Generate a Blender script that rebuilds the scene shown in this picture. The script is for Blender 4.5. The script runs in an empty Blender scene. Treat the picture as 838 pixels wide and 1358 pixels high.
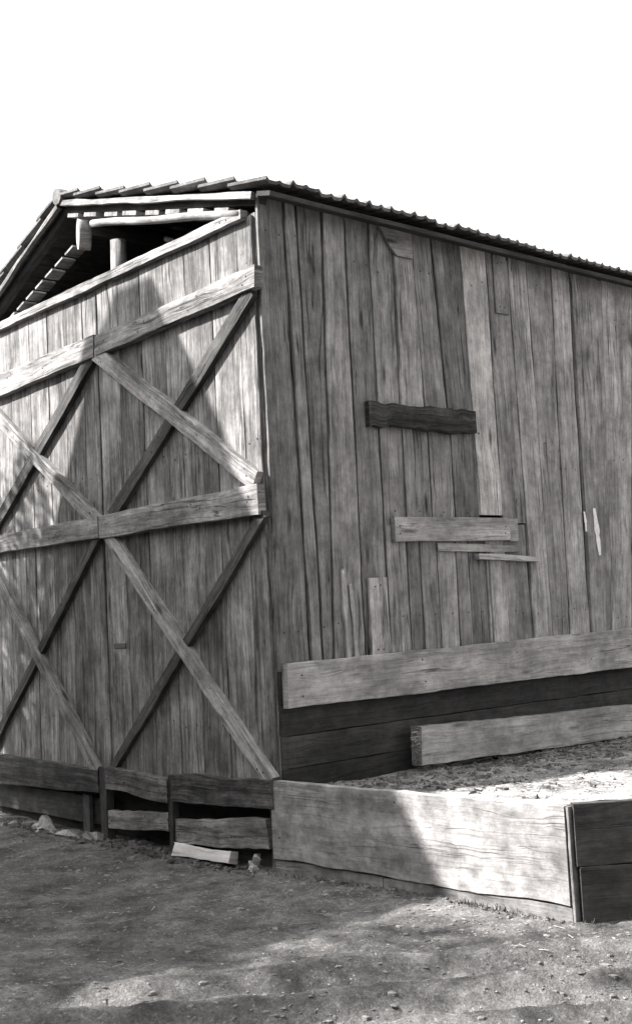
import bpy, math, random
from mathutils import Vector, Matrix, noise
rnd = random.Random(7)
sc = bpy.context.scene
COL = sc.collection
V = Vector

# ------------------------------------------------------------------ camera
cam_d = bpy.data.cameras.new('camera'); cam = bpy.data.objects.new('camera', cam_d); COL.objects.link(cam)
cam_d.sensor_fit = 'VERTICAL'; cam_d.sensor_height = 24.0; cam_d.lens = 1579.9/1358*24
cam_d.clip_start = .05; cam_d.clip_end = 2000
r = V((0.65645587, 0.75269507, -0.05015795)); u = V((0.0966394, -0.01796804, 0.99515726)); f = V((-0.74814873, 0.65812406, 0.08453522))
M = Matrix((r, u, -f)).transposed().to_4x4(); M.translation = V((5.7275, -4.6832, 1.55))
cam.matrix_world = M
sc.camera = cam

# ------------------------------------------------------------------ light
SUN_EL, SUN_AZ = math.radians(40), math.radians(225)      # azimuth measured counter-clockwise from +x
to_sun = V((math.cos(SUN_EL)*math.cos(SUN_AZ), math.cos(SUN_EL)*math.sin(SUN_AZ), math.sin(SUN_EL)))
w = bpy.data.worlds.new('World'); sc.world = w; w.use_nodes = True
nt = w.node_tree; bg = nt.nodes['Background']
sky = nt.nodes.new('ShaderNodeTexSky'); sky.sky_type = 'NISHITA'; sky.sun_disc = False
sky.sun_elevation = SUN_EL; sky.sun_rotation = math.radians(90) - SUN_AZ
sky.air_density = 1.0; sky.dust_density = 4.0; sky.ozone_density = 1.0
bw = nt.nodes.new('ShaderNodeRGBToBW')
veil = nt.nodes.new('ShaderNodeMath'); veil.operation = 'ADD'; veil.inputs[1].default_value = .9      # thin white overcast veil over the whole sky
nt.links.new(sky.outputs[0], bw.inputs[0]); nt.links.new(bw.outputs[0], veil.inputs[0]); nt.links.new(veil.outputs[0], bg.inputs[0]); bg.inputs[1].default_value = .112
sd = bpy.data.lights.new('sun', 'SUN'); sd.energy = 5.0; sd.angle = math.radians(.55); sd.color = (1, .985, .965)
so = bpy.data.objects.new('sun', sd); COL.objects.link(so)
so.rotation_euler = to_sun.to_track_quat('Z', 'Y').to_euler(); so.location = (-8, -8, 14)
sc.view_settings.view_transform = 'Standard'; sc.view_settings.look = 'None'
sc.view_settings.exposure = 2.0; sc.view_settings.gamma = 1.0

# ------------------------------------------------------------------ materials
def newmat(name):
    m = bpy.data.materials.new(name); m.use_nodes = True
    n = m.node_tree.nodes; b = n['Principled BSDF']; b.inputs['Roughness'].default_value = .9
    b.inputs['Specular IOR Level'].default_value = .2
    return m, m.node_tree, b
class NT:
    def __init__(s, t): s.t = t
    def n(s, typ, **kw):
        x = s.t.nodes.new(typ)
        for k, v in kw.items(): setattr(x, k, v)
        return x
    def l(s, a, b): s.t.links.new(a, b)
    def noise(s, vec, scale, detail=4, rough=.55, dist=0):
        x = s.n('ShaderNodeTexNoise'); x.inputs['Scale'].default_value = scale; x.inputs['Detail'].default_value = detail
        x.inputs['Roughness'].default_value = rough; x.inputs['Distortion'].default_value = dist
        s.l(vec, x.inputs['Vector']); return x.outputs[0]
    def mapv(s, vec, sx, sy, sz=1):
        x = s.n('ShaderNodeMapping'); x.inputs['Scale'].default_value = (sx, sy, sz); s.l(vec, x.inputs['Vector']); return x.outputs[0]
    def ramp(s, fac, pts):
        x = s.n('ShaderNodeMapRange'); x.inputs[1].default_value, x.inputs[2].default_value, x.inputs[3].default_value, x.inputs[4].default_value = pts
        s.l(fac, x.inputs[0]); return x.outputs[0]
    def math(s, op, a, b=None, c=None):
        x = s.n('ShaderNodeMath', operation=op)
        for i, v in enumerate((a, b, c)):
            if v is None: continue
            if isinstance(v, (int, float)): x.inputs[i].default_value = v
            else: s.l(v, x.inputs[i])
        return x.outputs[0]
    def grey(s, val, tint=(1.0, .962, .945)):
        x = s.n('ShaderNodeCombineColor')
        for i in range(3): s.l(s.math('MULTIPLY', val, tint[i]), x.inputs[i])
        return x.outputs[0]
def wood(name, base=.28, contrast=1.0, streak=1.0, stain=.5, crack=1.0, knots=1.0, mottle=.0, bump=.6):
    """weathered sawn timber: UV u runs along the grain (metres), v across; second UV carries per-board tone"""
    m, t, b = newmat(name); g = NT(t)
    uv = g.n('ShaderNodeUVMap', uv_map='UVMap').outputs[0]
    tn = g.n('ShaderNodeUVMap', uv_map='tone').outputs[0]
    sp = g.n('ShaderNodeSeparateXYZ'); g.l(tn, sp.inputs[0]); tone = sp.outputs[0]
    # knots distort the grain
    kv = g.mapv(uv, 1.6, 7.5)
    vo = g.n('ShaderNodeTexVoronoi'); vo.inputs['Scale'].default_value = 1.0; g.l(kv, vo.inputs['Vector'])
    kd = vo.outputs['Distance']
    kfall = g.ramp(kd, (0, .42, 1, 0))
    off = g.n('ShaderNodeCombineXYZ'); g.l(g.math('MULTIPLY', kfall, .035), off.inputs[1])
    va = g.n('ShaderNodeVectorMath', operation='ADD'); g.l(uv, va.inputs[0]); g.l(off.outputs[0], va.inputs[1]); uvd = va.outputs[0]
    fine = g.noise(g.mapv(uvd, 4.5, 55), 1, 6, .8)
    mid = g.noise(g.mapv(uvd, 1.6, 34), 1, 5, .65, .4)
    broad = g.noise(g.mapv(uvd, .55, 9), 1, 4, .6, .3)
    blot = g.noise(g.mapv(uv, 1.9, 3.6), 1, 6, .68)
    cr = g.noise(g.mapv(uvd, .42, 15), 1, 3, .5)
    crk = g.math('ABSOLUTE', g.math('SUBTRACT', cr, .5))
    crk = g.ramp(crk, (.0015, .010, 0, 1))
    gate = g.ramp(g.noise(g.mapv(uv, .8, 3), 1, 2), (.46, .56, 1, 0))
    crk = g.math('MAXIMUM', crk, gate)
    kn = g.ramp(kd, (.06, .17, 0, 1))
    kg = g.n('ShaderNodeSeparateColor'); g.l(vo.outputs['Color'], kg.inputs[0])
    kn = g.math('MAXIMUM', kn, g.math('LESS_THAN', kg.outputs[0], .5))
    a = g.math('MULTIPLY_ADD', g.math('SUBTRACT', fine, .5), 2.3*contrast, 1.0)
    xf = g.noise(g.mapv(uvd, 14, 110), 1, 5, .75); a = g.math('MULTIPLY', a, g.math('MULTIPLY_ADD', g.math('SUBTRACT', xf, .5), 1.3*contrast, 1.0))
    dkl = g.ramp(g.noise(g.mapv(uvd, 2.4, 62), 1, 5, .7, .3), (.36, .45, 1-.6*min(contrast, 1), 1.08))
    drp = g.ramp(g.noise(g.mapv(uvd, .7, 16), 1, 5, .7), (.36, .47, 1-.5*min(contrast, 1), 1.05)); a = g.math('MULTIPLY', a, drp); a = g.math('MULTIPLY', a, dkl)
    a = g.math('MULTIPLY', a, g.math('MULTIPLY_ADD', g.math('SUBTRACT', mid, .5), 2.1*contrast*streak, 1.0))
    a = g.math('MULTIPLY', a, g.math('MULTIPLY_ADD', g.math('SUBTRACT', broad, .5), 1.6*contrast, 1.0))
    a = g.math('MULTIPLY', a, g.ramp(blot, (.38, .62, 1-stain, 1+stain*.35)))
    if mottle:
        mt = g.noise(uv, 8, 9, .75, .12); a = g.math('MULTIPLY', a, g.ramp(mt, (.36, .60, 1-mottle, 1+mottle*.5)))
        sp_ = g.noise(uv, 45, 4, .7); a = g.math('MULTIPLY', a, g.ramp(sp_, (.28, .42, 1-mottle, 1)))
    a = g.math('MULTIPLY', a, g.math('MULTIPLY_ADD', crk, .75*min(crack, 1), 1-.75*min(crack, 1)))
    a = g.math('MULTIPLY', a, g.math('MULTIPLY_ADD', kn, .65*knots, 1-.65*knots))
    a = g.math('MULTIPLY', a, g.math('MULTIPLY', tone, base))
    a = g.math('MINIMUM', g.math('MAXIMUM', a, .012), .78)
    g.l(g.grey(a), b.inputs['Base Color'])
    h = g.math('ADD', g.math('MULTIPLY', fine, .35), g.math('MULTIPLY', mid, .8)); h = g.math('ADD', h, g.math('MULTIPLY', crk, 1.0))
    h = g.math('ADD', h, g.math('MULTIPLY', kn, .3))
    bp = g.n('ShaderNodeBump'); bp.inputs['Strength'].default_value = bump; bp.inputs['Distance'].default_value = .005
    g.l(h, bp.inputs['Height']); g.l(bp.outputs[0], b.inputs['Normal'])
    return m
def earthy(name, base, var=.5, scale=3, bumpd=.02, fine=40):
    m, t, b = newmat(name); g = NT(t)
    co = g.n('ShaderNodeTexCoord').outputs['Object']
    n1 = g.noise(co, scale, 8, .65); n2 = g.noise(co, fine, 5, .7); n3 = g.noise(co, scale*.25, 4, .5)
    a = g.math('MULTIPLY', g.ramp(n1, (.3, .7, 1-var, 1+var)), g.ramp(n2, (.3, .7, .6, 1.4)))
    a = g.math('MULTIPLY', a, g.ramp(n3, (.35, .65, .75, 1.25)))
    n4 = g.noise(co, fine*3.2, 4, .8); a = g.math('MULTIPLY', a, g.ramp(n4, (.32, .68, .55, 1.5)))
    n5 = g.noise(co, fine*1.3, 3, .6); a = g.math('MULTIPLY', a, g.ramp(n5, (.60, .68, 1, 1.7)))
    a = g.math('MINIMUM', g.math('MULTIPLY', a, base), .75)
    g.l(g.grey(a), b.inputs['Base Color'])
    bp = g.n('ShaderNodeBump'); bp.inputs['Strength'].default_value = .7; bp.inputs['Distance'].default_value = bumpd
    g.l(g.math('ADD', n1, g.math('MULTIPLY_ADD', n4, .35, g.math('MULTIPLY', n2, .6))), bp.inputs['Height']); g.l(bp.outputs[0], b.inputs['Normal'])
    return m
def plain(name, v, rough=.8):
    m, t, b = newmat(name); b.inputs['Base Color'].default_value = (v, v*.975, v*.95, 1); b.inputs['Roughness'].default_value = rough; return m
W_SIDE = wood('side_plank_wood', .225, .6, .8, .4, 1, 1.2, bump=1, mottle=.26)
W_DOOR = wood('door_plank_wood', .165, .85, 1.0, .55, 1, 1.1, bump=1, mottle=.25)
W_RAIL = wood('door_frame_wood', .20, .8, .8, .5, .9, 1.2, bump=.9, mottle=.3)
W_PALE = wood('pale_board_wood', .32, .4, .6, .22, .6, .5)
W_PALE2 = wood('new_board_wood', .29, .5, .6, .4, .8, .9, bump=.8, mottle=.22)
W_DARK = wood('tarred_and_shaded_wood', .040, .5, .6, .4, .5, .6, mottle=.3)  # tarred base boards; also carries painted shade for gable interior and bank side
W_BROWN = wood('dark_patch_wood', .07, 1.0, 1, .6, 1, 1, bump=1, mottle=.4)
W_PANEL = wood('mottled_bank_board', .24, .2, .3, .45, .2, .4, mottle=.42, bump=.9)
W_POLE = wood('pole_wood', .23, .7, .8, .5, .9, .8, mottle=.35)
TILE = earthy('roof_tile_clay', .10, .45, 6, .006, 60)
EARTH = earthy('trodden_earth', .105, .6, 4.5, .04, 34)
BANK = earthy('bank_earth', .21, .6, 5, .02, 45)
STONE = earthy('pale_stone', .27, .35, 9, .008, 60)
PEB = earthy('pebble_stone', .15, .5, 12, .004, 70)
NAIL = plain('nail_iron', .03, .6)
PAINT = earthy('white_paint_smear', .8, .15, 20, .001, 60)
LEAF = plain('leaf', .07); BARK = plain('bark', .09); BRICK = earthy('rendered_wall', .3, .2, 1.5, .01)
IRON = plain('rusty_iron', .06, .6)
STRAW = earthy('straw_chip', .22, .4, 15, .002, 60)

# ------------------------------------------------------------------ mesh builder
class MB:
    def __init__(s): s.v = []; s.f = []; s.uv = []; s.tn = []; s.mi = []; s.sm = []
    def face(s, idx, uvs, tone, mi=0, smooth=False):
        s.f.append(idx); s.uv.append(uvs); s.tn.append(tone); s.mi.append(mi); s.sm.append(smooth)
    def build(s, name, mats, parent=None):
        me = bpy.data.meshes.new(name); me.from_pydata([tuple(p) for p in s.v], [], s.f)
        a = me.uv_layers.new(name='UVMap'); b = me.uv_layers.new(name='tone')
        ua = []; ub = []
        for uvs, t in zip(s.uv, s.tn):
            for q in uvs: ua += [q[0], q[1]]; ub += [t, 0]
        a.data.foreach_set('uv', ua); b.data.foreach_set('uv', ub)
        if not isinstance(mats, (list, tuple)): mats = [mats]
        for m in mats: me.materials.append(m)
        me.polygons.foreach_set('material_index', s.mi); me.polygons.foreach_set('use_smooth', s.sm)
        me.update()
        o = bpy.data.objects.new(name, me); COL.objects.link(o)
        if parent: o.parent = parent; o.matrix_parent_inverse = Matrix()
        return o
    def board(s, p0, p1, wd, n, thick, width, width1=None, rough=.003, seg=.12, tone=1, ends=(0, 0), ch=.003, nails=(), bow=0):
        """sawn board: centre line p0->p1 on its BACK plane, wd = unit direction of its width, n = outward normal"""
        p0, p1, wd, n = V(p0), V(p1), V(wd).normalized(), V(n).normalized()
        if width1 is None: width1 = width
        L = (p1-p0).length; k = max(2, int(L/seg)); d = (p1-p0)/L
        u0, v0 = rnd.uniform(0, 50), rnd.uniform(0, 50); base = len(s.v)
        sa, sb = rnd.uniform(0, 99), rnd.uniform(0, 99)
        bw_ = rnd.uniform(-bow, bow)
        for i in range(k+1):
            t = i/k; hw = (width*(1-t)+width1*t)/2
            ea = noise.noise(V((t*L*2.3, sa, 0)))*rough*2.2 + noise.noise(V((t*L*11, sa, 5)))*rough
            eb = noise.noise(V((t*L*2.3, sb, 0)))*rough*2.2 + noise.noise(V((t*L*11, sb, 5)))*rough
            tt = noise.noise(V((t*L*1.2, sa, 9)))*rough*.8 + bw_*math.sin(math.pi*t)
            for j, (a, h) in enumerate(((-hw, 0), (-hw, thick-ch), (-hw+ch, thick), (hw-ch, thick), (hw, thick-ch), (hw, 0))):
                ee = ea if j < 3 else eb
                dd = V()
                if i == 0 and ends[0]: dd = d*(noise.noise(V((j*3.1, sa, 2)))*ends[0]+ends[0]*.6*((j in (2, 3))*.3))
                if i == k and ends[1]: dd = d*(noise.noise(V((j*3.1, sb, 2)))*ends[1])
                s.v.append(p0 + d*(L*t) + wd*(a+ee) + n*(h + (tt if h > 0 else 0)) + dd)
        per = [0, thick-ch, thick, thick+width-2*ch, thick+width-ch, 2*thick+width, 2*thick+2*width]
        for i in range(k):
            for j in range(6):
                a = base+i*6+j; b = base+i*6+(j+1) % 6; c = b+6; e = a+6
                ul, uh = u0+L*i/k, u0+L*(i+1)/k
                s.face((a, e, c, b), ((ul, v0+per[j]), (uh, v0+per[j]), (uh, v0+per[j+1]), (ul, v0+per[j+1])), tone)
        for e, rev in ((0, False), (k, True)):
            idx = [base+e*6+j for j in range(6)]
            uvs = [(u0+.1*h, v0+a) for a, h in ((0, 0), (0, .3), (.01, .4), (width, .4), (width, .3), (width, 0))]
            if rev: idx = idx[::-1]; uvs = uvs[::-1]
            s.face(idx, uvs, tone*.8)
        for (along, across) in nails:
            c = p0 + d*along + wd*across + n*(thick+.0015); s.disc(c, n, .0065, 1)
    def disc(s, c, n, r_, mi, tone=1):
        n = V(n); a = n.orthogonal().normalized(); b = n.cross(a); base = len(s.v)
        for i in range(7): q = i/7*math.tau; s.v.append(c + a*math.cos(q)*r_ + b*math.sin(q)*r_)
        for i in range(7): q = i/7*math.tau; s.v.append(c - n*.004 + a*math.cos(q)*r_ + b*math.sin(q)*r_)
        s.face([base+i for i in range(7)], [(0, 0)]*7, tone, mi)
        for i in range(7): s.face([base+i, base+7+i, base+7+(i+1) % 7, base+(i+1) % 7], [(0, 0)]*4, tone, mi)
    def tube(s, pts, rad, sides=12, tone=1, mi=0, squash=1.0, rough=.06):
        pts = [V(p) for p in pts]; base = len(s.v); n = len(pts)
        if not isinstance(rad, (list, tuple)): rad = [rad]*n
        u0, v0 = rnd.uniform(0, 50), rnd.uniform(0, 50); L = 0; sd_ = rnd.uniform(0, 99)
        ref = None; us = []
        for i, p in enumerate(pts):
            d = (pts[min(i+1, n-1)]-pts[max(i-1, 0)]).normalized()
            if ref is None: ref = (V((0, 0, 1))-d*d.z); ref = ref.normalized() if ref.length > .1 else d.orthogonal().normalized()
            a = (ref-d*ref.dot(d)).normalized(); ref = a; b = d.cross(a)
            if i: L += (p-pts[i-1]).length
            us.append(u0+L)
            for j in range(sides):
                q = j/sides*math.tau; rr = rad[i]*(1+rough*2*noise.noise(V((math.cos(q)*1.2, math.sin(q)*1.2+sd_, L*2.5))))
                s.v.append(p + a*math.cos(q)*rr + b*math.sin(q)*rr*squash)
        c = math.tau*rad[0]/sides
        for i in range(n-1):
            for j in range(sides):
                x = base+i*sides+j; y = base+i*sides+(j+1) % sides
                s.face((x, y, y+sides, x+sides), ((us[i], v0+c*j), (us[i], v0+c*(j+1)), (us[i+1], v0+c*(j+1)), (us[i+1], v0+c*j)), tone, mi, True)
        for e, rev in ((0, True), (n-1, False)):
            idx = [base+e*sides+j for j in range(sides)]
            uvs = [(u0+.03*math.cos(j/sides*6.28), v0+.03*math.sin(j/sides*6.28)) for j in range(sides)]
            if rev: idx = idx[::-1]
            s.face(idx, uvs, tone, mi)
    def prism(s, poly, n, depth, tone=1, mi=0):
        """poly (3-D points, seen from outside counter-clockwise) pushed out by depth along n"""
        n = V(n); base = len(s.v); k = len(poly); u0 = rnd.uniform(0, 40)
        a = (V(poly[1])-V(poly[0])).normalized(); b = n.cross(a)
        P0 = [V(p) for p in poly]
        s.v += P0 + [p+n*depth for p in P0]
        uvf = lambda p: (u0+(p-P0[0]).dot(b), u0+(p-P0[0]).dot(a))
        s.face([base+k+i for i in range(k)], [uvf(P0[i]) for i in range(k)], tone, mi)
        s.face([base+i for i in range(k)][::-1], [uvf(P0[i]) for i in range(k)][::-1], tone, mi)
        for i in range(k):
            j = (i+1) % k
            s.face((base+i, base+j, base+k+j, base+k+i), ((0, 0), (.1, 0), (.1, .02), (0, .02)), tone, mi)
    def lump(s, c, r_, sx=1, sy=1, sz=1, tone=1, mi=0, seg=7, ring=4, jit=.25):
        base = len(s.v); sd_ = rnd.uniform(0, 200); rz = rnd.uniform(0, 6.28); cz, sn = math.cos(rz), math.sin(rz)
        for i in range(ring+1):
            th = math.pi*i/ring
            for j in range(seg):
                ph = math.tau*j/seg; d = V((math.sin(th)*math.cos(ph), math.sin(th)*math.sin(ph), math.cos(th)))
                k = r_*(1+jit*2*noise.noise(d*1.3+V((sd_, 0, 0)))); x, y, z = d.x*k*sx, d.y*k*sy, d.z*k*sz
                s.v.append(V(c)+V((x*cz-y*sn, x*sn+y*cz, z)))
        for i in range(ring):
            for j in range(seg):
                a = base+i*seg+j; b = base+i*seg+(j+1) % seg
                s.face((a, a+seg, b+seg, b), [(0, 0)]*4, tone, mi)

def empty(name, loc):
    o = bpy.data.objects.new(name, None); COL.objects.link(o); o.location = loc; o.empty_display_size = .2; return o
def tag(o, label=None, cat=None, group=None, kind=None):
    if label: o['label'] = label
    if cat: o['category'] = cat
    if group: o['group'] = group
    if kind: o['kind'] = kind
    return o
X, Y, Z = V((1, 0, 0)), V((0, 1, 0)), V((0, 0, 1))
def lerp(a, b, t): return a+(b-a)*t

# ------------------------------------------------------------------ ground
def gh(x, y):
    h = .03*noise.noise(V((x*.5, y*.5, 3))) + .016*noise.noise(V((x*2.1, y*2.1, 7))) + .012*noise.noise(V((x*6, y*6, 1))) + .011*noise.noise(V((x*14, y*14, 4)))+.006*noise.noise(V((x*33, y*33, 4)))
    # wheel ruts running past the corner of the bank
    for k, off in ((1, -.15), (1, .42), (1, .95)):
        dline = (x-1.55-off)*.80 - (y+1.9)*.60 + .12*math.sin(y*1.1+x)*.5
        dd = dline
        h += -.045*math.exp(-(dd/.11)**2) + .025*math.exp(-((dd-.22)/.10)**2) + .022*math.exp(-((dd+.2)/.10)**2)
    h -= .02*max(0, min(1, (-x-.1)))  # a little lower in front of the doors
    return h
def make_ground():
    mb = MB(); x0, x1, y0, y1, st = -5.0, 5.2, -5.0, 1.4, .024
    nx, ny = int((x1-x0)/st), int((y1-y0)/st)
    for j in range(ny+1):
        for i in range(nx+1):
            x, y = x0+(x1-x0)*i/nx, y0+(y1-y0)*j/ny
            e = min(1, min(x-x0, x1-x, y-y0, y1-y)/.8)
            mb.v.append(V((x, y, gh(x, y)*e)))
    for j in range(ny):
        for i in range(nx):
            a = j*(nx+1)+i; mb.face((a, a+1, a+nx+2, a+nx+1), [(0, 0)]*4, 1, 0, True)
    B = 700; b = len(mb.v); mb.v += [V((-B, -B, 0)), V((B, -B, 0)), V((B, B, 0)), V((-B, B, 0)), V((x0, y0, 0)), V((x1, y0, 0)), V((x1, y1, 0)), V((x0, y1, 0))]
    for i in range(4):
        j = (i+1) % 4; mb.face((b+i, b+j, b+4+j, b+4+i), [(0, 0)]*4, 1)
    o = mb.build('ground', EARTH); tag(o, kind='structure'); return o
make_ground()

# raised earth bank beside the wall, held by boards
FA, FB, FC = V((-.06, -.035, 0)), V((2.03, .12, 0)), V((4.6, 3.83, 0))
def bank_h(x, y):
    t = max(0, min(1, x/2.1)); z = .47 + .085*t - .03*max(0, min(1, (y-.8)/3))*(1-t)
    return z + .022*noise.noise(V((x*2, y*2, 11))) + .014*noise.noise(V((x*7, y*7, 2))) + .008*noise.noise(V((x*20, y*20, 2)))
def make_bank():
    mb = MB(); ny, nx = 230, 90
    for j in range(ny+1):
        y = 7.4*j/ny
        xr = 2.0 + (y-.14)*(FC.x-FB.x)/(FC.y-FB.y) if y > .14 else 2.0
        for i in range(nx+1):
            x = -.03 + (xr-.01+.03)*i/nx
            yy = max(y, FA.y + (x-FA.x)*(.155/2.09)+.012) if y < .15 else y
            mb.v.append(V((x, yy, bank_h(x, yy))))
    for j in range(ny):
        for i in range(nx):
            a = j*(nx+1)+i; mb.face((a, a+1, a+nx+2, a+nx+1), [(0, 0)]*4, 1, 0, True)
    tag(mb.build('earth_bank', BANK), kind='structure')
make_bank()

# ------------------------------------------------------------------ the barn
barn = empty('barn', (0, 0, 0))
tag(barn, 'weathered plank barn with braced double doors and a tiled gable roof', 'barn')
YB = 7.0; XL = -4.1; XR = -2.42; ZR = 4.965
def rz(x): return ZR-.272*(x-XR) if x > XR else ZR-.42*(XR-x)      # top of the roof plane
# --- side wall: planks from seam lists measured at two heights
TOP = [0, .21, .32, .52, .74, .97, 1.19, 1.41, 1.63, 1.91, 2.19, 2.46, 2.69, 2.98, 3.23, 3.63, 4.05]
BOT = [0, .25, .35, .46, .73, .96, 1.16, 1.47, 1.74, 1.965, 2.20, 2.48, 2.71, 2.93, 3.20, 3.5, 3.80]
TOP[1], BOT[1] = .22, .25
while TOP[-1] < YB: d_ = rnd.uniform(.2, .34); TOP.append(TOP[-1]+d_); BOT.append(BOT[-1]+d_)
def seam(k, z):
    t = (3.6-z)/2.0; return TOP[k]+(BOT[k]-TOP[k])*t
tones = {0: .68, 1: .95, 2: .66, 3: 1.05, 4: .78, 5: .98, 6: 1.2, 7: .85, 8: .6, 9: 1.8, 10: 1.0, 11: 1.35, 12: 1.0, 13: 1.4, 14: 1.05, 15: 1.35}
def plank(mb, k, za, zb, back=0, tone=None, x=-.025, ends=(0, 0)):
    ya0, ya1, yb0, yb1 = seam(k, za), seam(k+1, za), seam(k, zb), seam(k+1, zb)
    g_ = rnd.uniform(.008, .022)
    if k == 0: ya0 = yb0 = -.012
    nl = []
    for zz in (1.45+rnd.uniform(-.05, .05), 2.7+rnd.uniform(-.12, .12), 3.95+rnd.uniform(-.08, .1)):
        if za+.05 < zz < zb-.05:
            w_ = ya1-ya0; nl += [(zz-za+rnd.uniform(-.03, .03), -w_*rnd.uniform(.15, .36))] + ([(zz-za+rnd.uniform(-.03, .03), w_*rnd.uniform(.15, .36))] if rnd.random() < .7 else [])
    back += rnd.uniform(0, .009); mb.board((x-back, (ya0+ya1)/2, za), (x-back, (yb0+yb1)/2, zb), Y, X, .025+rnd.uniform(-.003, .004), ya1-ya0-g_, yb1-yb0-g_,
             rough=.0045, tone=tone if tone else tones.get(k, rnd.uniform(.8, 1.2)), ends=ends, nails=nl, seg=.1, bow=.005)
mb = MB(); ZT = 4.235
for k in range(len(TOP)-1):
    if 4 <= k+0 and 5 <= k <= 8:
        plank(mb, k, 2.86, ZT, ends=(.02, 0)); continue
    if k == 9: plank(mb, k, 2.205, ZT, back=-.006, ends=(.006, 0)); continue
    if k == 10: plank(mb, k, 1.25 if False else 2.15, ZT, back=.002); plank(mb, k, 1.2, 2.14, back=.006, tone=1.0); continue
    plank(mb, k, 1.2, ZT)
side = mb.build('side_wall', [W_SIDE, NAIL], barn)
# blocked-up hatch below the dark cleat
mb = MB()
for a, b_, t in ((.985, 1.20, .95), (1.205, 1.46, .8), (1.465, 1.70, .9), (1.705, 1.962, .7)):
    mb.board((-.042, (a+b_)/2, 2.1), (-.042, (a+b_)/2, 2.87), Y, X, .022, b_-a-.006, tone=t, rough=.002, nails=[(.12, 0), (.7, 0)])
tag(mb.build('hatch_boards', [W_SIDE, NAIL], barn), 'set-back boards closing an old hatch')
mb = MB()
for a, b_, t, x in ((.975, 1.17, 1.05, 0), (1.175, 1.30, .7, .004), (1.305, 1.47, .8, 0), (1.475, 1.665, 1.3, .003), (1.67, 1.80, .95, 0), (1.805, 1.985, .7, .006), (1.99, 2.19, 1.3, -.003)):
    mb.board((-.034-x, (a+b_)/2, 1.2), (-.034-x, (a+b_)/2+.005, 2.12), Y, X, .024, b_-a-.006, tone=t, rough=.003, nails=[(.3, .03)])
mb.build('lower_boards', [W_SIDE, NAIL], barn)
mb = MB(); mb.board((-.14, 3.6, 1.0), (-.14, 3.6, 4.15), Y, X, .012, 7.0, tone=.7, seg=.6, rough=.0); mb.build('gap_light_block', W_DARK, barn)  # added dark sheet that keeps stray light out of the plank gaps
# pieces nailed on the side wall
def piece(name, mat, y0, z0, y1, z1, wid, wid1=None, thick=.03, x=.002, tone=1, rough=.004, ends=(.01, .01), label=None, nails=None, vert=False, seg=.05):
    mb = MB(); L = math.hypot(y1-y0, z1-z0)
    nl = nails if nails is not None else [(.05, .02), (.05, -.03), (L-.05, .02), (L-.06, -.03)]
    d = V((0, y1-y0, z1-z0)).normalized(); wd = V((0, -d.z, d.y))
    if wd.z < 0 or (abs(wd.z) < .01 and wd.y < 0): wd = -wd
    mb.board((x, y0, z0), (x, y1, z1), wd, X, thick, wid, wid1, rough=rough, tone=tone, ends=ends, nails=nl, seg=seg)
    o = mb.build(name, [mat, NAIL], barn)
    if label: o['label'] = label
    return o
piece('cleat', W_BROWN, .83, 2.875, 1.92, 2.88, .19, .16, thick=.045, rough=.018, ends=(.03, .01), label='dark ragged cleat board', seg=.03, tone=.75)
piece('hatch_ledge', W_PALE2, 1.03, 2.09, 2.24, 2.10, .17, .165, thick=.035, rough=.002, x=-.004, label='pale board across the old hatch', tone=1.0)
piece('hatch_ledge', W_PALE2, 2.25, 2.095, 2.345, 2.095, .17, thick=.024, x=-.006, tone=.9, nails=[])
piece('batten', W_PALE2, 1.46, 1.967, 2.36, 1.957, .055, thick=.024, tone=.9, nails=[], x=-.008)
piece('batten', W_PALE2, 1.86, 1.9, 2.55, 1.875, .04, thick=.05, tone=1.1, nails=[], x=-.008, rough=.003)
piece('repair_board', W_SIDE, .85, 1.24, .855, 1.765, .19, .17, thick=.02, tone=1.5, x=.003, ends=(0, .01), label='short pale repair board')
piece('repair_board', W_SIDE, .555, 1.22, .55, 1.83, .045, .035, thick=.018, tone=1.6, x=.003, nails=[], rough=.008, ends=(0, .06), label='split pale strip')
piece('repair_board', W_SIDE, .635, 1.22, .615, 1.72, .035, .02, thick=.014, tone=1.5, x=.003, nails=[], rough=.008, ends=(0, .06), label='split pale strip')
piece('repair_board', W_SIDE, 2.335, 3.75, 2.335, 4.2, .155, thick=.012, tone=.95, x=.004, rough=.002, ends=(.01, 0))
piece('repair_board', W_SIDE, 2.1, 1.98, 2.1, 1.2, .17, thick=.014, tone=1.35, x=-.006, nails=[], rough=.004)
mb = MB(); mb.prism([(.0, 1.37, 4.02), (.0, 1.37, 4.23), (.0, 1.03, 4.23), (.0, 1.15, 4.07), (.0, 1.21, 4.02)], X, .022, tone=1.15)
tag(mb.build('repair_board', [W_SIDE, NAIL], barn), 'small patch with a slanted corner under the eave')
# white paint smears
mb = MB()
for pts, w_ in ((((3.19, 2.25), (3.2, 2.17), (3.2, 2.09)), .016), (((3.325, 2.28), (3.345, 2.1), (3.36, 1.90)), .030)):
    base = len(mb.v); nn = 10
    for i in range(nn+1):
        t = i/nn*(len(pts)-1); k = min(int(t), len(pts)-2); p = lerp(V(pts[k]), V(pts[k+1]), t-k)
        ww = w_*(.35+.65*math.sin(math.pi*min(1, .1+i/nn*.85)))*(1+.5*noise.noise(V((i*.9, w_*99, 0))))
        mb.v += [V((.0125, p.x-ww, p.y)), V((.0125, p.x+ww, p.y))]
    for i in range(nn): a = base+2*i; mb.face((a, a+1, a+3, a+2), [(0, 0)]*4, 1)
mb.build('paint_mark', PAINT, barn)
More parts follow.
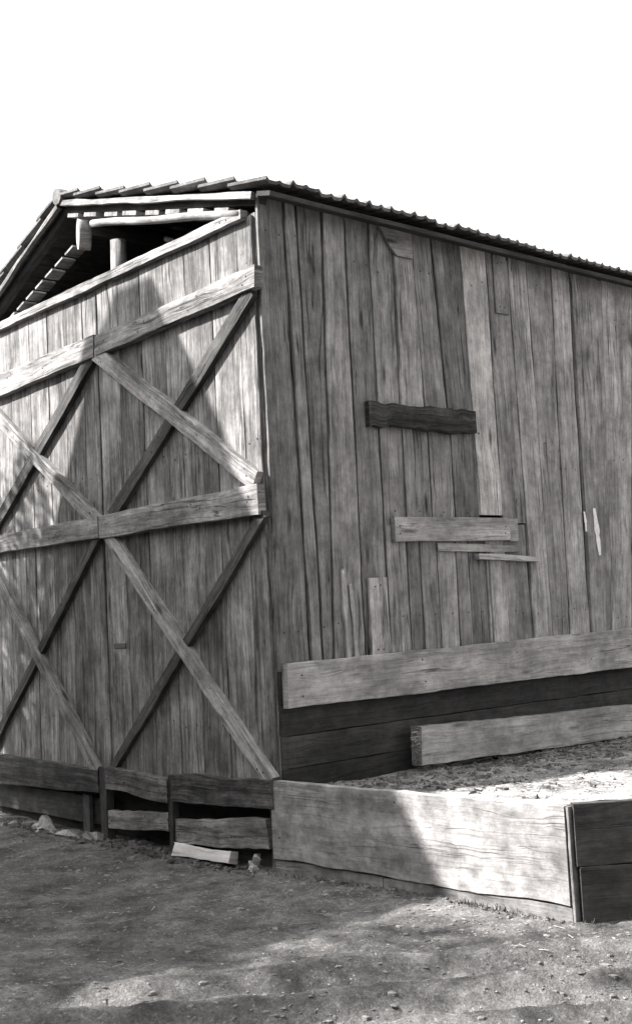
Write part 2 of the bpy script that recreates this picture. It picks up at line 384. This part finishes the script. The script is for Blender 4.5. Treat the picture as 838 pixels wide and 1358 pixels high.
# base of the side wall: dark tarred boards and the wide skirting board
mb = MB()
for z0, z1, t in ((.32, .60, .9), (.605, .80, 1.1), (.805, .985, .85), (.99, 1.23, 1)):
    mb.board((-.055, .0, (z0+z1)/2), (-.055, YB, (z0+z1)/2), Z, X, .03, z1-z0, tone=t, rough=.003, seg=.15)
tag(mb.build('base_boards', [W_DARK, NAIL], barn), 'dark tarred boards at the foot of the side wall')
piece('skirting_board', W_PALE2, .02, 1.11, 3.73*1.0, 1.14, .275, .32, thick=.055, tone=1.05, rough=.004, x=-.02, ends=(.015, 0),
      label='wide pale skirting board', nails=[(.12, .06), (.12, -.07), (1.2, .08), (1.22, -.07), (2.2, .06), (3.1, -.05)])
piece('skirting_board', W_PALE2, 3.74, 1.14, 6.9, 1.14, .31, thick=.05, tone=1, x=-.02, ends=(0, 0))
mb = MB(); mb.board((-.05, .0, 1.245), (-.05, YB, 1.245), Z, X, .028, .03, tone=.6); mb.build('nailing_strip', W_DARK, barn)
# frame inside
mb = MB(); mb.board((-.10, .055, .0), (-.10, .055, 4.12), X, -Y, .06, .13, tone=.9, seg=.4); mb.build('corner_post', W_RAIL, barn)
# --- other walls
mb = MB(); y = 0
while y < YB: mb.board((XL, y+.12, 0), (XL, y+.12, rz(XL)-.1), Y, -X, .025, .235, tone=rnd.uniform(.7, 1.2), seg=.6); y += .24
mb.build('far_wall', W_SIDE, barn)
mb = MB(); x = XL
while x < 0: mb.board((x+.12, YB, 0), (x+.12, YB, rz(x+.12)-.12), X, Y, .025, .239, tone=rnd.uniform(.7, 1.2), seg=.6); x += .24
mb.build('back_wall', W_SIDE, barn)

# --- doors
FN = V((0, -1, 0))
def leaf(xs, z0, z1, tl, label):
    d = empty('door', (0, 0, 0)); d.parent = barn; d['label'] = label
    mb = MB()
    for k in range(len(xs)-1):
        a, b_ = xs[k], xs[k+1]; L = z1-z0+rnd.uniform(-.0, .012); nl = []
        for zz in (.45, 2.27, 3.3): nl += [(zz-z0+.4, -(b_-a)*.25), (zz-z0+.42, (b_-a)*.25)]
        mb.board(((a+b_)/2, -.004-rnd.uniform(0, .004), z0-rnd.uniform(0, .03)), ((a+b_)/2+rnd.uniform(-.004, .004), -.004, z1), X, FN, .025, b_-a-rnd.uniform(.003, .007), rough=.003, tone=tl[k % len(tl)], nails=nl, seg=.12, bow=.003)
    mb.build('door_boards', [W_DOOR, NAIL], d)
    return d
def strip(parent, name, p0, p1, wid, thick, mat=W_RAIL, tone=1, y=-.027, rough=.004, wid1=None, ends=(.018, .018), nails=None):
    mb = MB(); a, b_ = V((p0[0], y, p0[1])), V((p1[0], y, p1[1])); d = (b_-a).normalized(); wd = V((-d.z, 0, d.x))
    if wd.z < 0: wd = -wd
    L = (b_-a).length
    if nails is None: nails = [(L*q+rnd.uniform(-.02, .02), rnd.uniform(-.3, .3)*wid) for q in (.04, .06, .3, .35, .62, .68, .94, .96)]
    mb.board(a, b_, wd, FN, thick, wid, wid1, rough=rough, tone=tone, ends=ends, nails=nails, seg=.07, bow=.003)
    return mb.build(name, [mat, NAIL], parent)
LX = [-3.93, -3.66, -3.36, -3.02, -2.72, -2.45, -2.17, -1.965]
RX = [-1.945, -1.66, -1.36, -1.06, -.80, -.50, -.21, -.045]
dl = leaf(LX, .36, 4.10, [1.1, 1.2, 1.1, 1.25, .95, .8, 1.0], 'left door leaf, further from the corner')
dr = leaf(RX, .40, 4.10, [1.15, .85, 1.05, 1.2, .8, 1.1, .9, 1.15, 1.1], 'right door leaf, next to the corner')
# rails
strip(dr, 'rail', (-1.90, 3.615), (.035, 3.675), .15, .065, tone=1.05, wid1=.135)
strip(dl, 'rail', (-3.93, 3.60), (-1.92, 3.625), .19, .062, tone=1.1, wid1=.165)
strip(dr, 'rail', (-1.92, 2.262), (-.035, 2.275), .165, .068, tone=1.15, wid1=.19)
strip(dl, 'rail', (-3.93, 2.265), (-1.94, 2.265), .155, .062, tone=1.1)
# braces: falling ones are the continuous, paler ones; shade is put into the rising tones
strip(dr, 'brace', (-1.93, 3.58), (-.07, 2.39), .125, .055, tone=1.25)
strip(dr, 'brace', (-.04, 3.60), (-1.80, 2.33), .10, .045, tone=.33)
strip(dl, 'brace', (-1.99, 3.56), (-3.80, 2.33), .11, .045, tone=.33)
strip(dl, 'brace', (-3.90, 3.58), (-1.98, 2.30), .11, .055, tone=1.1)
strip(dr, 'brace', (-1.86, 2.22), (-.06, .53), .105, .055, tone=1.3)
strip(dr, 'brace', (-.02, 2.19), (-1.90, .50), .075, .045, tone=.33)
strip(dl, 'brace', (-3.86, 2.21), (-2.10, .46), .11, .052, tone=1.05)
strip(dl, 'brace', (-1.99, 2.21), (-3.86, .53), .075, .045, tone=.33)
# small knot hole / latch plate on the right leaf
mb = MB(); mb.board((-1.86, -.028, 1.385), (-1.70, -.028, 1.385), Z, FN, .012, .035, tone=1, rough=.002); mb.build('latch', IRON, dr)
# lintel beam over both leaves
strip(barn, 'lintel', (-4.08, 4.112), (-.10, 4.112), .07, .06, tone=1.2, y=-.012, ends=(0, .01))
# bottom sill boards
strip(barn, 'sill_board', (-3.95, .385), (-2.08, .395), .25, .055, mat=W_BROWN, tone=.8, wid1=.17)
strip(barn, 'sill_board', (-1.965, .435), (-1.165, .405), .165, .065, mat=W_BROWN, tone=1.6, rough=.011, ends=(.03, .04))
strip(barn, 'sill_board', (-1.125, .425), (-.03, .465), .18, .055, mat=W_BROWN, tone=1.3, rough=.009, ends=(.04, .02))
strip(barn, 'post_stub', (-1.145, -.1), (-1.145, .50), .05, .05, mat=W_DARK, y=-.03, nails=[])
strip(barn, 'post_stub', (-2.02, -.1), (-2.02, .50), .09, .06, mat=W_DARK, y=-.015, nails=[], tone=1.3)
strip(barn, 'post_stub', (-2.35, -.1), (-2.35, .27), .10, .03, mat=W_DARK, y=0, nails=[], tone=1.5)
# footing boards in the gap under the sill
strip(barn, 'footing_board', (-1.99, .13), (-1.185, .185), .13, .05, mat=W_RAIL, tone=.95, y=-.02, rough=.01, ends=(.05, .05))
strip(barn, 'footing_board', (-1.12, .13), (-.115, .215), .16, .04, mat=W_RAIL, tone=1.0, y=-.03, wid1=.20, rough=.009, ends=(.04, .02))
strip(barn, 'footing_board', (-4.0, .15), (-2.1, .15), .2, .03, mat=W_DARK, tone=1.2, y=.05)
strip(barn, 'footing_board', (-1.2, .02), (-.1, .02), .24, .02, mat=W_DARK, tone=1.0, y=.03)
# back of the base so that nothing shines through
mb = MB(); mb.board((-4.08, .10, .15), (-.06, .10, .15), Z, FN, .02, .7, tone=.6, seg=.5); mb.build('base_boards', W_DARK, barn)

# --- roof
roof = empty('roof', (0, 0, 0)); roof.parent = barn
VY = -.075
def tiles():
    mb = MB()
    for side_ in (1, -1):
        sl = .272 if side_ > 0 else .42
        d = V((side_, 0, -sl)).normalized(); n = V((sl*side_, 0, 1)).normalized()
        Ls = (0.17-XR)/d.x if side_ > 0 else (XL-.3-XR)/d.x
        rows = round(Ls/.335) if side_ > 0 else round(Ls/.335); pitch = Ls/rows; ln = pitch*1.2
        step = .0275; ny = int((YB+.2-VY)/step)
        for r_ in range(rows):
            s1 = Ls - r_*pitch; s0 = s1-ln
            ring = []
            for j in range(ny+1):
                y = VY + j*step; ti = int((y-VY)/.22+1e-6)
                h1 = V((r_*13.7+side_*50, ti*7.3, 0)); jz = noise.noise(h1*1.37)*.016; jx = noise.noise(h1*2.1+V((9, 0, 0)))*.03
                ph = ((y-VY+.012*noise.noise(h1)) % .11)/.11; ra = .012+.012*abs(noise.noise(h1*3.3))*1.6
                rib = ra*max(0, math.cos(ph*math.tau))**1.2 + (.008 if (int((y-VY)/.11+.5) % 2 == 0 and abs(ph-.5) > .4) else 0)
                up, lo = .002, .040
                p0 = V((XR, y, ZR-.035)) + d*max(s0, -.03) + n*(up+rib*.7)
                p1 = V((XR, y, ZR-.035)) + d*(s1+jx) + n*(lo+rib+jz)
                b = len(mb.v); mb.v += [p0, p1, p1-n*.021, p0-n*.018]; ring.append(b)
            for j in range(ny):
                a, c = ring[j], ring[j+1]
                for k in range(4):
                    q = (a+k, c+k, c+(k+1) % 4, a+(k+1) % 4)
                    mb.face(q if side_ < 0 else q[::-1], [(0, 0)]*4, 1)
            for a in (ring[0], ring[-1]): mb.face((a, a+1, a+2, a+3), [(0, 0)]*4, 1)
    # ridge caps
    y = VY
    while y < YB+.2:
        mb.tube([(XR, y, ZR-.035), (XR, y+.40, ZR-.02)], [.066, .058], 12, squash=1.0, rough=.02); y += .37
    return mb.build('roof_tiles', TILE, roof)
tiles()
def slope_board(name, xa, za, xb, zb, y, wid, thick, mat, tone, parent=roof, rough=.006, n=FN):
    mb = MB(); a, b_ = V((xa, y, za)), V((xb, y, zb)); d = (b_-a).normalized(); wd = V((-d.z, 0, d.x))
    if wd.z < 0: wd = -wd
    mb.board(a, b_, wd, n, thick, wid, rough=rough, tone=tone, seg=.12); return mb.build(name, mat, parent)
slope_board('barge_board', XR+.03, rz(XR)-.095, .0, rz(.0)-.095, -.03, .042, .03, W_POLE, 1.15)
slope_board('barge_board', XR-.03, rz(XR)-.10, XL-.25, rz(XL-.25)-.10, -.03, .04, .03, W_POLE, .8)
for y in (.02, 1.2, 2.4, 3.6, 4.8, 6.0, 6.9):
    slope_board('rafter', XR, rz(XR)-.125, .0, rz(.0)-.115, y+.05, .07, .06, W_DARK, 1.2)
    slope_board('rafter', XR, rz(XR)-.135, XL, rz(XL)-.12, y+.05, .07, .06, W_DARK, 1.2)
mb = MB()                                                            # boarding under the tiles
x = XR+.1
while x < -.27:
    w_ = .175; zc = rz(x+w_/2)-.20
    mb.board((x+w_/2, -.045+rnd.uniform(-.01, .01), zc-.0), (x+w_/2, .25, zc), V((1, 0, -.272)), V((.272, 0, 1)), .030, w_+rnd.uniform(-.02, .02), tone=1.25, seg=.5); x += .27
mb.build('sheathing', W_POLE, roof)
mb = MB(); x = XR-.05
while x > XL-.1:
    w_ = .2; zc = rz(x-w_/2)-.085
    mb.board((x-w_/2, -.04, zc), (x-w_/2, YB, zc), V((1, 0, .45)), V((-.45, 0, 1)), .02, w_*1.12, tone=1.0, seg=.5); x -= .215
mb.build('sheathing', W_DARK, roof)  # dark wood colour imitates the shade inside the gable
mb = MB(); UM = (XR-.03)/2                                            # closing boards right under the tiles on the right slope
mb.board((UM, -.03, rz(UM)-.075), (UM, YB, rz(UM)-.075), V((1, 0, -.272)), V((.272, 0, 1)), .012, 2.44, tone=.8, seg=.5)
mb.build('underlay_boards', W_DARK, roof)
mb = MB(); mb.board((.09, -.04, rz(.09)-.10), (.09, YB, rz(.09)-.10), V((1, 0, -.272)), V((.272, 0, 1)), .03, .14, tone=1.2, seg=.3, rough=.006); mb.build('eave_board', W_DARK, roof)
# poles and posts in the open gable
mb = MB(); mb.tube([lerp(V((-1.93, -.05, 4.575)), V((-.12, -.05, 4.125)), i/12) + V((0, 0, .005*math.sin(i*.9))) for i in range(13)], .029, 10, tone=1.05); mb.build('gable_pole', W_POLE, barn)
mb = MB(); mb.tube([(-2.17+.01*i, -.04+i*.03, 4.56) for i in range(4)], .12, 14, tone=1.2, squash=.5); mb.build('pole_end', W_POLE, barn)
mb = MB(); mb.tube([(-2.3, .1+i*.7, 4.70) for i in range(11)], .07, 10); mb.build('ridge_pole', W_DARK, barn)
mb = MB(); n_ = 9
for i in range(n_):
    a = lerp(V((-2.27, 0, 4.49)), V((-3.75, 0, 4.03)), i/n_); b_ = lerp(V((-2.27, 0, 4.49)), V((-3.75, 0, 4.03)), (i+.74)/n_)
    mb.board((a+(b_-a)/2)+V((0, -.03, 0)), (a+(b_-a)/2)+V((0, .09, 0)), (b_-a), V((-.3, 0, 1)), .018, (b_-a).length, tone=1.2, seg=.5)
mb.build('lath_ends', W_POLE, barn)
mb = MB(); mb.tube([(-1.885+.01*math.sin(i), .14, 2.5+i*.28) for i in range(8)], [.062]*8, 12, tone=1.1); mb.build('post', W_POLE, barn)
mb = MB(); mb.tube([(-1.40, .25, 4.36), (-1.1, .22, 4.22), (-.75, .18, 4.06)], .02, 8, tone=1.2); mb.build('strut', W_POLE, barn)
mb = MB(); mb.tube([(-.02, .02, 4.15), (-.055, .0, 4.05), (-.05, .0, 3.92), (-.075, -.01, 3.83), (-.12, -.02, 3.80)], .012, 7); mb.build('hinge_hook', IRON, barn)
strip(barn, 'jamb', (-.135, 3.7), (-.135, 4.09), .03, .03, tone=.7, y=.02, nails=[])

# ------------------------------------------------------------------ boards holding the bank
ret = empty('retaining_wall', (FB.x, FB.y, 0)); tag(ret, 'low wall of broad pale mottled boards holding up the earth bank', 'retaining wall')
ret_off = V(ret.location)
def pb(name, a, b_, z0, z1, n, thick, mat, tone, rough=.004, wid1=None, ends=(.0, .0), nails=(), label=None):
    mb = MB(); zc = (z0+z1)/2
    mb.board(V((a.x, a.y, zc))-ret_off, V((b_.x, b_.y, zc))-ret_off, Z, n, thick, z1-z0, wid1, rough=rough, tone=tone, ends=ends, seg=.06, nails=nails)
    o = mb.build(name, [mat, NAIL], ret)
    if label: o['label'] = label
fd = (FB-FA).normalized(); fn_ = V((fd.y, -fd.x, 0)); rd = (FC-FB).normalized(); rn = V((rd.y, -rd.x, 0))
pb('front_board', FA, FB, .075, .545, fn_, .045, W_PANEL, 1.0, rough=.007, wid1=.485, nails=[(2.03, .15), (2.035, -.12), (1.0, .18), (.06, -.1)])
pb('front_board', lerp(FA, FB, .42), FB+fd*.004, -.08, .073, fn_, .038, W_PANEL, .8, rough=.005)
pb('front_board', FA, lerp(FA, FB, .415), -.08, .073, fn_, .03, W_PANEL, .75, rough=.005)
pb('side_board', FB-rd*.002+V((.012, 0, 0)), FC, .265, .565, rn, .045, W_DARK, 1.5, label='upper board with side shade put into its dark tone')  # both side boards: shade of this face put into the dark colour
pb('side_board', FB+rd*.01+V((.012, 0, 0)), FC, -.08, .262, rn, .05, W_DARK, 1.35, label='lower board with side shade put into its dark tone')
mb = MB(); c = FB+fd*.012+fn_*.02-ret_off
mb.board(c+V((0, 0, -.1)), c+V((-.005, 0, .55)), fn_*1.0, fd, .016, .04, tone=.9, rough=.004, seg=.06); mb.build('corner_stake', W_PANEL, ret)

# timber lying against the wall on the bank
mb = MB(); p0, p1 = V((.07, 1.03, .64)), V((.05, 6.2, .50))
tb = empty('timber_beam', (.08, 1.05, .5)); tag(tb, 'long pale squared timber lying on the earth bank along the barn wall', 'timber')
o_ = V(tb.location)
mb.board(p0-o_, p1-o_, Z, X, .09, .25, .25, rough=.005, tone=1.0, ends=(.03, 0), seg=.06); mb.build('beam', W_PALE2, tb)
mb = MB()
for i in range(16):
    zz = p0.z-.12+i*.0155; L = rnd.uniform(.0, .035)
    mb.board(V((.075+rnd.uniform(0, .06), 1.04, zz))-o_, V((.08+rnd.uniform(0, .06), 1.03-L, zz+rnd.uniform(-.01, .01)))-o_, Z, X, .014, .016, .006, tone=rnd.uniform(.3, 1.2), seg=.02)
mb.build('splintered_end', W_PALE, tb)

# ------------------------------------------------------------------ loose pieces under the doors
def chunk(label, a, b_, wd, thick, wid, mat, tone, cat='timber offcut', name='timber_offcut', wid1=None):
    mb = MB(); a, b_ = V(a), V(b_); c = (a+b_)/2; n = V((0, -1, .25)).normalized()
    mb.board(a-c, b_-c, wd, n, thick, wid, wid1, rough=.008, tone=tone, ends=(.03, .03), seg=.04)
    o = mb.build(name, mat, None); o.location = c; tag(o, label, cat); return o
chunk('bleached split timber offcut lying beneath the sill next to the bank', (-1.06, -.07, .015), (-.42, -.07, .03), V((0, .3, 1)), .07, .085, W_PALE, 1.6, wid1=.07)
def stone(label, c, r_, sx, sy, sz):
    mb = MB(); mb.lump((0, 0, 0), r_, sx, sy, sz, seg=9, ring=6, jit=.75); o = mb.build('stone', STONE); o.location = c; tag(o, label, 'stone', 'pale stones under the doors')
stone('flat pale stone at the far left under the doors', (-2.85, -.13, -.03), .13, 2.0, .8, .55)
stone('broken pale stone in the middle of the row under the doors', (-2.35, -.12, -.035), .09, 1.9, .9, .6)
stone('small pale stone under the seam of the doors', (-2.05, -.12, -.03), .07, 1.7, .9, .7)
stone('small grey stone leaning at the corner between sill and bank', (-.22, -.10, .02), .05, .9, .8, 1.2)

# ------------------------------------------------------------------ stuff: pebbles, chips, grass
def allowed(x, y):
    if y < -.05 and x < 0: return True
    if x >= 0:
        return y < FA.y+(x-FA.x)*.074-.05 if x < 2.05 else y < .12+(x-2.03)*1.44-.12
    return False
mb = MB()
cnt = 0
while cnt < 13000:
    t = rnd.random(); x = rnd.uniform(-4, 4.5); y = rnd.uniform(-4.2, .9)
    if not allowed(x, y): continue
    if noise.noise(V((x*1.1, y*1.1, 31))) < rnd.uniform(-.5, .5): continue
    r_ = min(.022, .003+rnd.expovariate(1/.0032)); mb.lump((x, y, gh(x, y)+r_*-.05), r_, rnd.uniform(.8, 1.9), 1, rnd.uniform(.35, .7), seg=6, ring=3); cnt += 1
tag(mb.build('gravel', PEB), 'small pebbles and clods scattered over the trodden earth', kind='stuff')
mb = MB()
for i in range(600):
    x = rnd.uniform(-3.6, -.05) if i % 3 else rnd.uniform(.1, 2.0); y = rnd.uniform(-.22, .0) if x < 0 else FA.y+(x-FA.x)*.074-rnd.uniform(.045, .12)
    r_ = rnd.uniform(.008, .03) if x < 0 else rnd.uniform(.005, .015); mb.lump((x, y, gh(x, y)), r_, rnd.uniform(.9, 2), 1, rnd.uniform(.5, .9), seg=6, ring=4, jit=.7)
for i in range(1500):
    x = rnd.uniform(.02, 1.9)*rnd.uniform(.3, 1); y = rnd.uniform(.1, 3.6)
    if y < .1+.07*x: continue
    r_ = .004+min(.02, rnd.expovariate(1/.006)); mb.lump((x, y, bank_h(x, y)), r_, rnd.uniform(.9, 2.2), 1, rnd.uniform(.5, .9), seg=6, ring=4, jit=.7)
tag(mb.build('rubble', EARTH), 'crumbled earth and bits of rubble under the sill and on the bank', kind='stuff')
mb = MB(); cnt = 0
while cnt < 2200:
    if rnd.random() < .8:
        x = rnd.uniform(.02, 2.2); y = rnd.uniform(0.05, 4.2)**1.0
        if y < .10+.07*x or x > 1.98+(y-.14)*.69: continue
        z = bank_h(x, y)+.005
    else:
        x = rnd.uniform(-4, 3.5); y = rnd.uniform(-3.5, .2)
        if not allowed(x, y): continue
        z = gh(x, y)+.004
    a = rnd.uniform(0, 6.28); L = rnd.uniform(.012, .06); d = V((math.cos(a), math.sin(a), rnd.uniform(-.2, .25))).normalized(); s_ = V((-math.sin(a), math.cos(a), 0))*rnd.uniform(.0015, .005)
    p = V((x, y, z)); b = len(mb.v); up = V((0, 0, .003))
    mb.v += [p-d*L/2-s_, p-d*L/2+s_, p+d*L/2+s_*.5, p+d*L/2-s_*.5, p+up-d*L/2, p+up+d*L/2]
    mb.face((b, b+4, b+5, b+3), [(0, 0)]*4, 1); mb.face((b+1, b+2, b+5, b+4), [(0, 0)]*4, 1); mb.face((b, b+3, b+2, b+1), [(0, 0)]*4, 1); cnt += 1
tag(mb.build('straw_litter', STRAW), 'straw and wood chips strewn on bank and yard', kind='stuff')
mb = MB()
def tuft(x, y, z, n, h):
    for i in range(n):
        a = rnd.uniform(0, 6.28); px, py = x+rnd.gauss(0, .03), y+rnd.gauss(0, .015); hh = h*rnd.uniform(.4, 1); w_ = rnd.uniform(.0015, .003)
        ln = V((math.cos(a), math.sin(a), 0))*hh*rnd.uniform(.3, 1.1); s_ = V((-math.sin(a), math.cos(a), 0))*w_
        b = len(mb.v); P = [V((px, py, z)), V((px, py, z+hh*.6))+ln*.35, V((px, py, z+hh*.8))+ln]
        mb.v += [P[0]-s_, P[0]+s_, P[1]-s_*.8, P[1]+s_*.8, P[2]]
        mb.face((b, b+1, b+3, b+2), [(0, 0)]*4, 1); mb.face((b+2, b+3, b+4), [(0, 0)]*3, 1)
for x, n, h in ((.12, 14, .05), (.33, 16, .06), (.42, 10, .05), (.72, 10, .05), (.95, 6, .04), (1.42, 20, .06), (1.5, 16, .05), (1.62, 22, .07), (1.75, 12, .05), (1.1, 6, .04), (-.05, 12, .06)):
    y = FA.y+(x-FA.x)*.074-.07; tuft(x, y, gh(x, y)-.005, n, h)
for i in range(34):
    x = rnd.uniform(-3.6, 2.0); y = (FA.y+(x-FA.x)*.074-.07) if x > 0 else -rnd.uniform(.08, .2); tuft(x, y, gh(x, y)-.005, rnd.randint(3, 9), rnd.uniform(.02, .055))
for x, y in ((2.12, .12), (2.2, .28), (2.3, .40)): tuft(x, y, gh(x, y)-.005, 16, .05)
for i in range(26):
    x = rnd.uniform(.3, 1.7); y = rnd.uniform(.2, 2.2); tuft(x, y, bank_h(x, y)-.005, 4, .03)
tag(mb.build('grass', LEAF), 'dry grass tufts along the foot of the boards', kind='stuff')

# ------------------------------------------------------------------ unseen objects added outside the view to shade doors and yard
mb = MB(); prof = [(9.6, 0), (9.6, 6.35), (5.75, 6.47), (3.05, 7.58), (2.8, 6.97), (2.1, 4.9), (1.7, 3.5), (1.6, 0)]
mb.prism([(-4.72, -a, b_) for a, b_ in prof], X, .5)
o = mb.build('shade_wall', BRICK); tag(o, 'unseen tall rendered wall added left of the barn doors to cast shade', 'wall')  # added off view, outline shaped to throw the shadow edge on the doors
def shade_tree(loc, label, H, spread, n, leaf, per):
    t = empty('tree', loc); tag(t, label, 'tree')
    mb = MB(); mb.tube([(0, 0, 0), (.1, .05, H*.3), (-.05, .1, H*.6), (.05, 0, H*.85), (0, 0, H*1.05)], [.28, .22, .15, .1, .03], 9)
    for i in range(12):
        a = i*2.4; z = H*(.5+.035*i); q = spread*.8; mb.tube([(0, 0, z), (math.cos(a)*q*.5, math.sin(a)*q*.5, z+.5), (math.cos(a)*q, math.sin(a)*q, z+.9)], [.08, .05, .015], 6)
    mb.build('trunk', BARK, t)
    mb = MB()
    for _ in range(n):
        c = V((rnd.gauss(0, spread*.45), rnd.gauss(0, spread*.45), H*.85+rnd.gauss(0, H*.09))); r_ = rnd.uniform(.25, .6)
        for i in range(per):
            d = V((rnd.gauss(0, 1), rnd.gauss(0, 1), rnd.gauss(0, 1))).normalized()*r_*rnd.uniform(.3, 1); p = c+d
            a = V((rnd.gauss(0, 1), rnd.gauss(0, 1), rnd.gauss(0, 1))).normalized(); b2 = a.orthogonal().normalized(); L = leaf*rnd.uniform(.7, 1.3)
            b = len(mb.v); mb.v += [p-a*L, p+b2*L*.5, p+a*L, p-b2*L*.5]; mb.face((b, b+1, b+2, b+3), [(0, 0)]*4, 1)
    mb.build('crown', LEAF, t)
shade_tree((-5.5, -9.0-.3, 0), 'unseen tall open-crowned tree added to dapple the yard with shade', 9.6, 2.4, 60, .065, 60)  # added off view so its foliage breaks up the sunlit ground
tree = empty('tree', (-6.85, -3.4, 0)); tag(tree, 'unseen leafy tree added left of the barn doors to dapple them with shade', 'tree')  # added off view, placed sunward to shade the lower left doors
mb = MB(); mb.tube([(0, 0, 0), (.05, 0, 1.5), (-.05, .1, 3), (.1, 0, 4.6), (0, 0, 6)], [.17, .14, .11, .08, .03], 9)
for i in range(9):
    a = i*2.4; z = 2.6+i*.33; mb.tube([(0, 0, z), (math.cos(a)*.6, math.sin(a)*.6, z+.45), (math.cos(a)*1.2, math.sin(a)*1.2, z+.8)], [.05, .035, .012], 6)
mb.build('trunk', BARK, tree)
mb = MB()
cl = [(V((rnd.gauss(0, .65), rnd.gauss(0, .6), 5.15+rnd.gauss(0, .75))), rnd.uniform(.3, .55)) for i in range(60)]
for c, r_ in cl:
    for i in range(95):
        d = V((rnd.gauss(0, 1), rnd.gauss(0, 1), rnd.gauss(0, 1))).normalized()*r_*rnd.uniform(.4, 1); p = c+d
        a = V((rnd.gauss(0, 1), rnd.gauss(0, 1), rnd.gauss(0, 1))).normalized(); b2 = a.orthogonal().normalized(); L = rnd.uniform(.035, .07)
        b = len(mb.v); mb.v += [p-a*L, p+b2*L*.45, p+a*L, p-b2*L*.45]; mb.face((b, b+1, b+2, b+3), [(0, 0)]*4, 1)
mb.build('crown', LEAF, tree)
# unseen shed added behind the camera to cut skylight on doors and yard
shed = empty('shed', (-1, -10.5, 0)); tag(shed, 'unseen dark plank shed added behind the camera to block skylight', 'shed')
mb = MB(); x = -11
while x < 13: mb.board((x, 1.2, 0), (x, 1.2, 5.6), X, Y, .03, .39, tone=rnd.uniform(.8, 1.2), seg=2); x += .4
mb.build('wall', W_BROWN, shed)
mb = MB(); mb.prism([(-11.5, 1.6, 5.5), (-11.5, -2, 6.7), (-11.5, -2, 6.5), (-11.5, 1.6, 5.3)], X, 25, tone=1); mb.build('roof', TILE, shed)
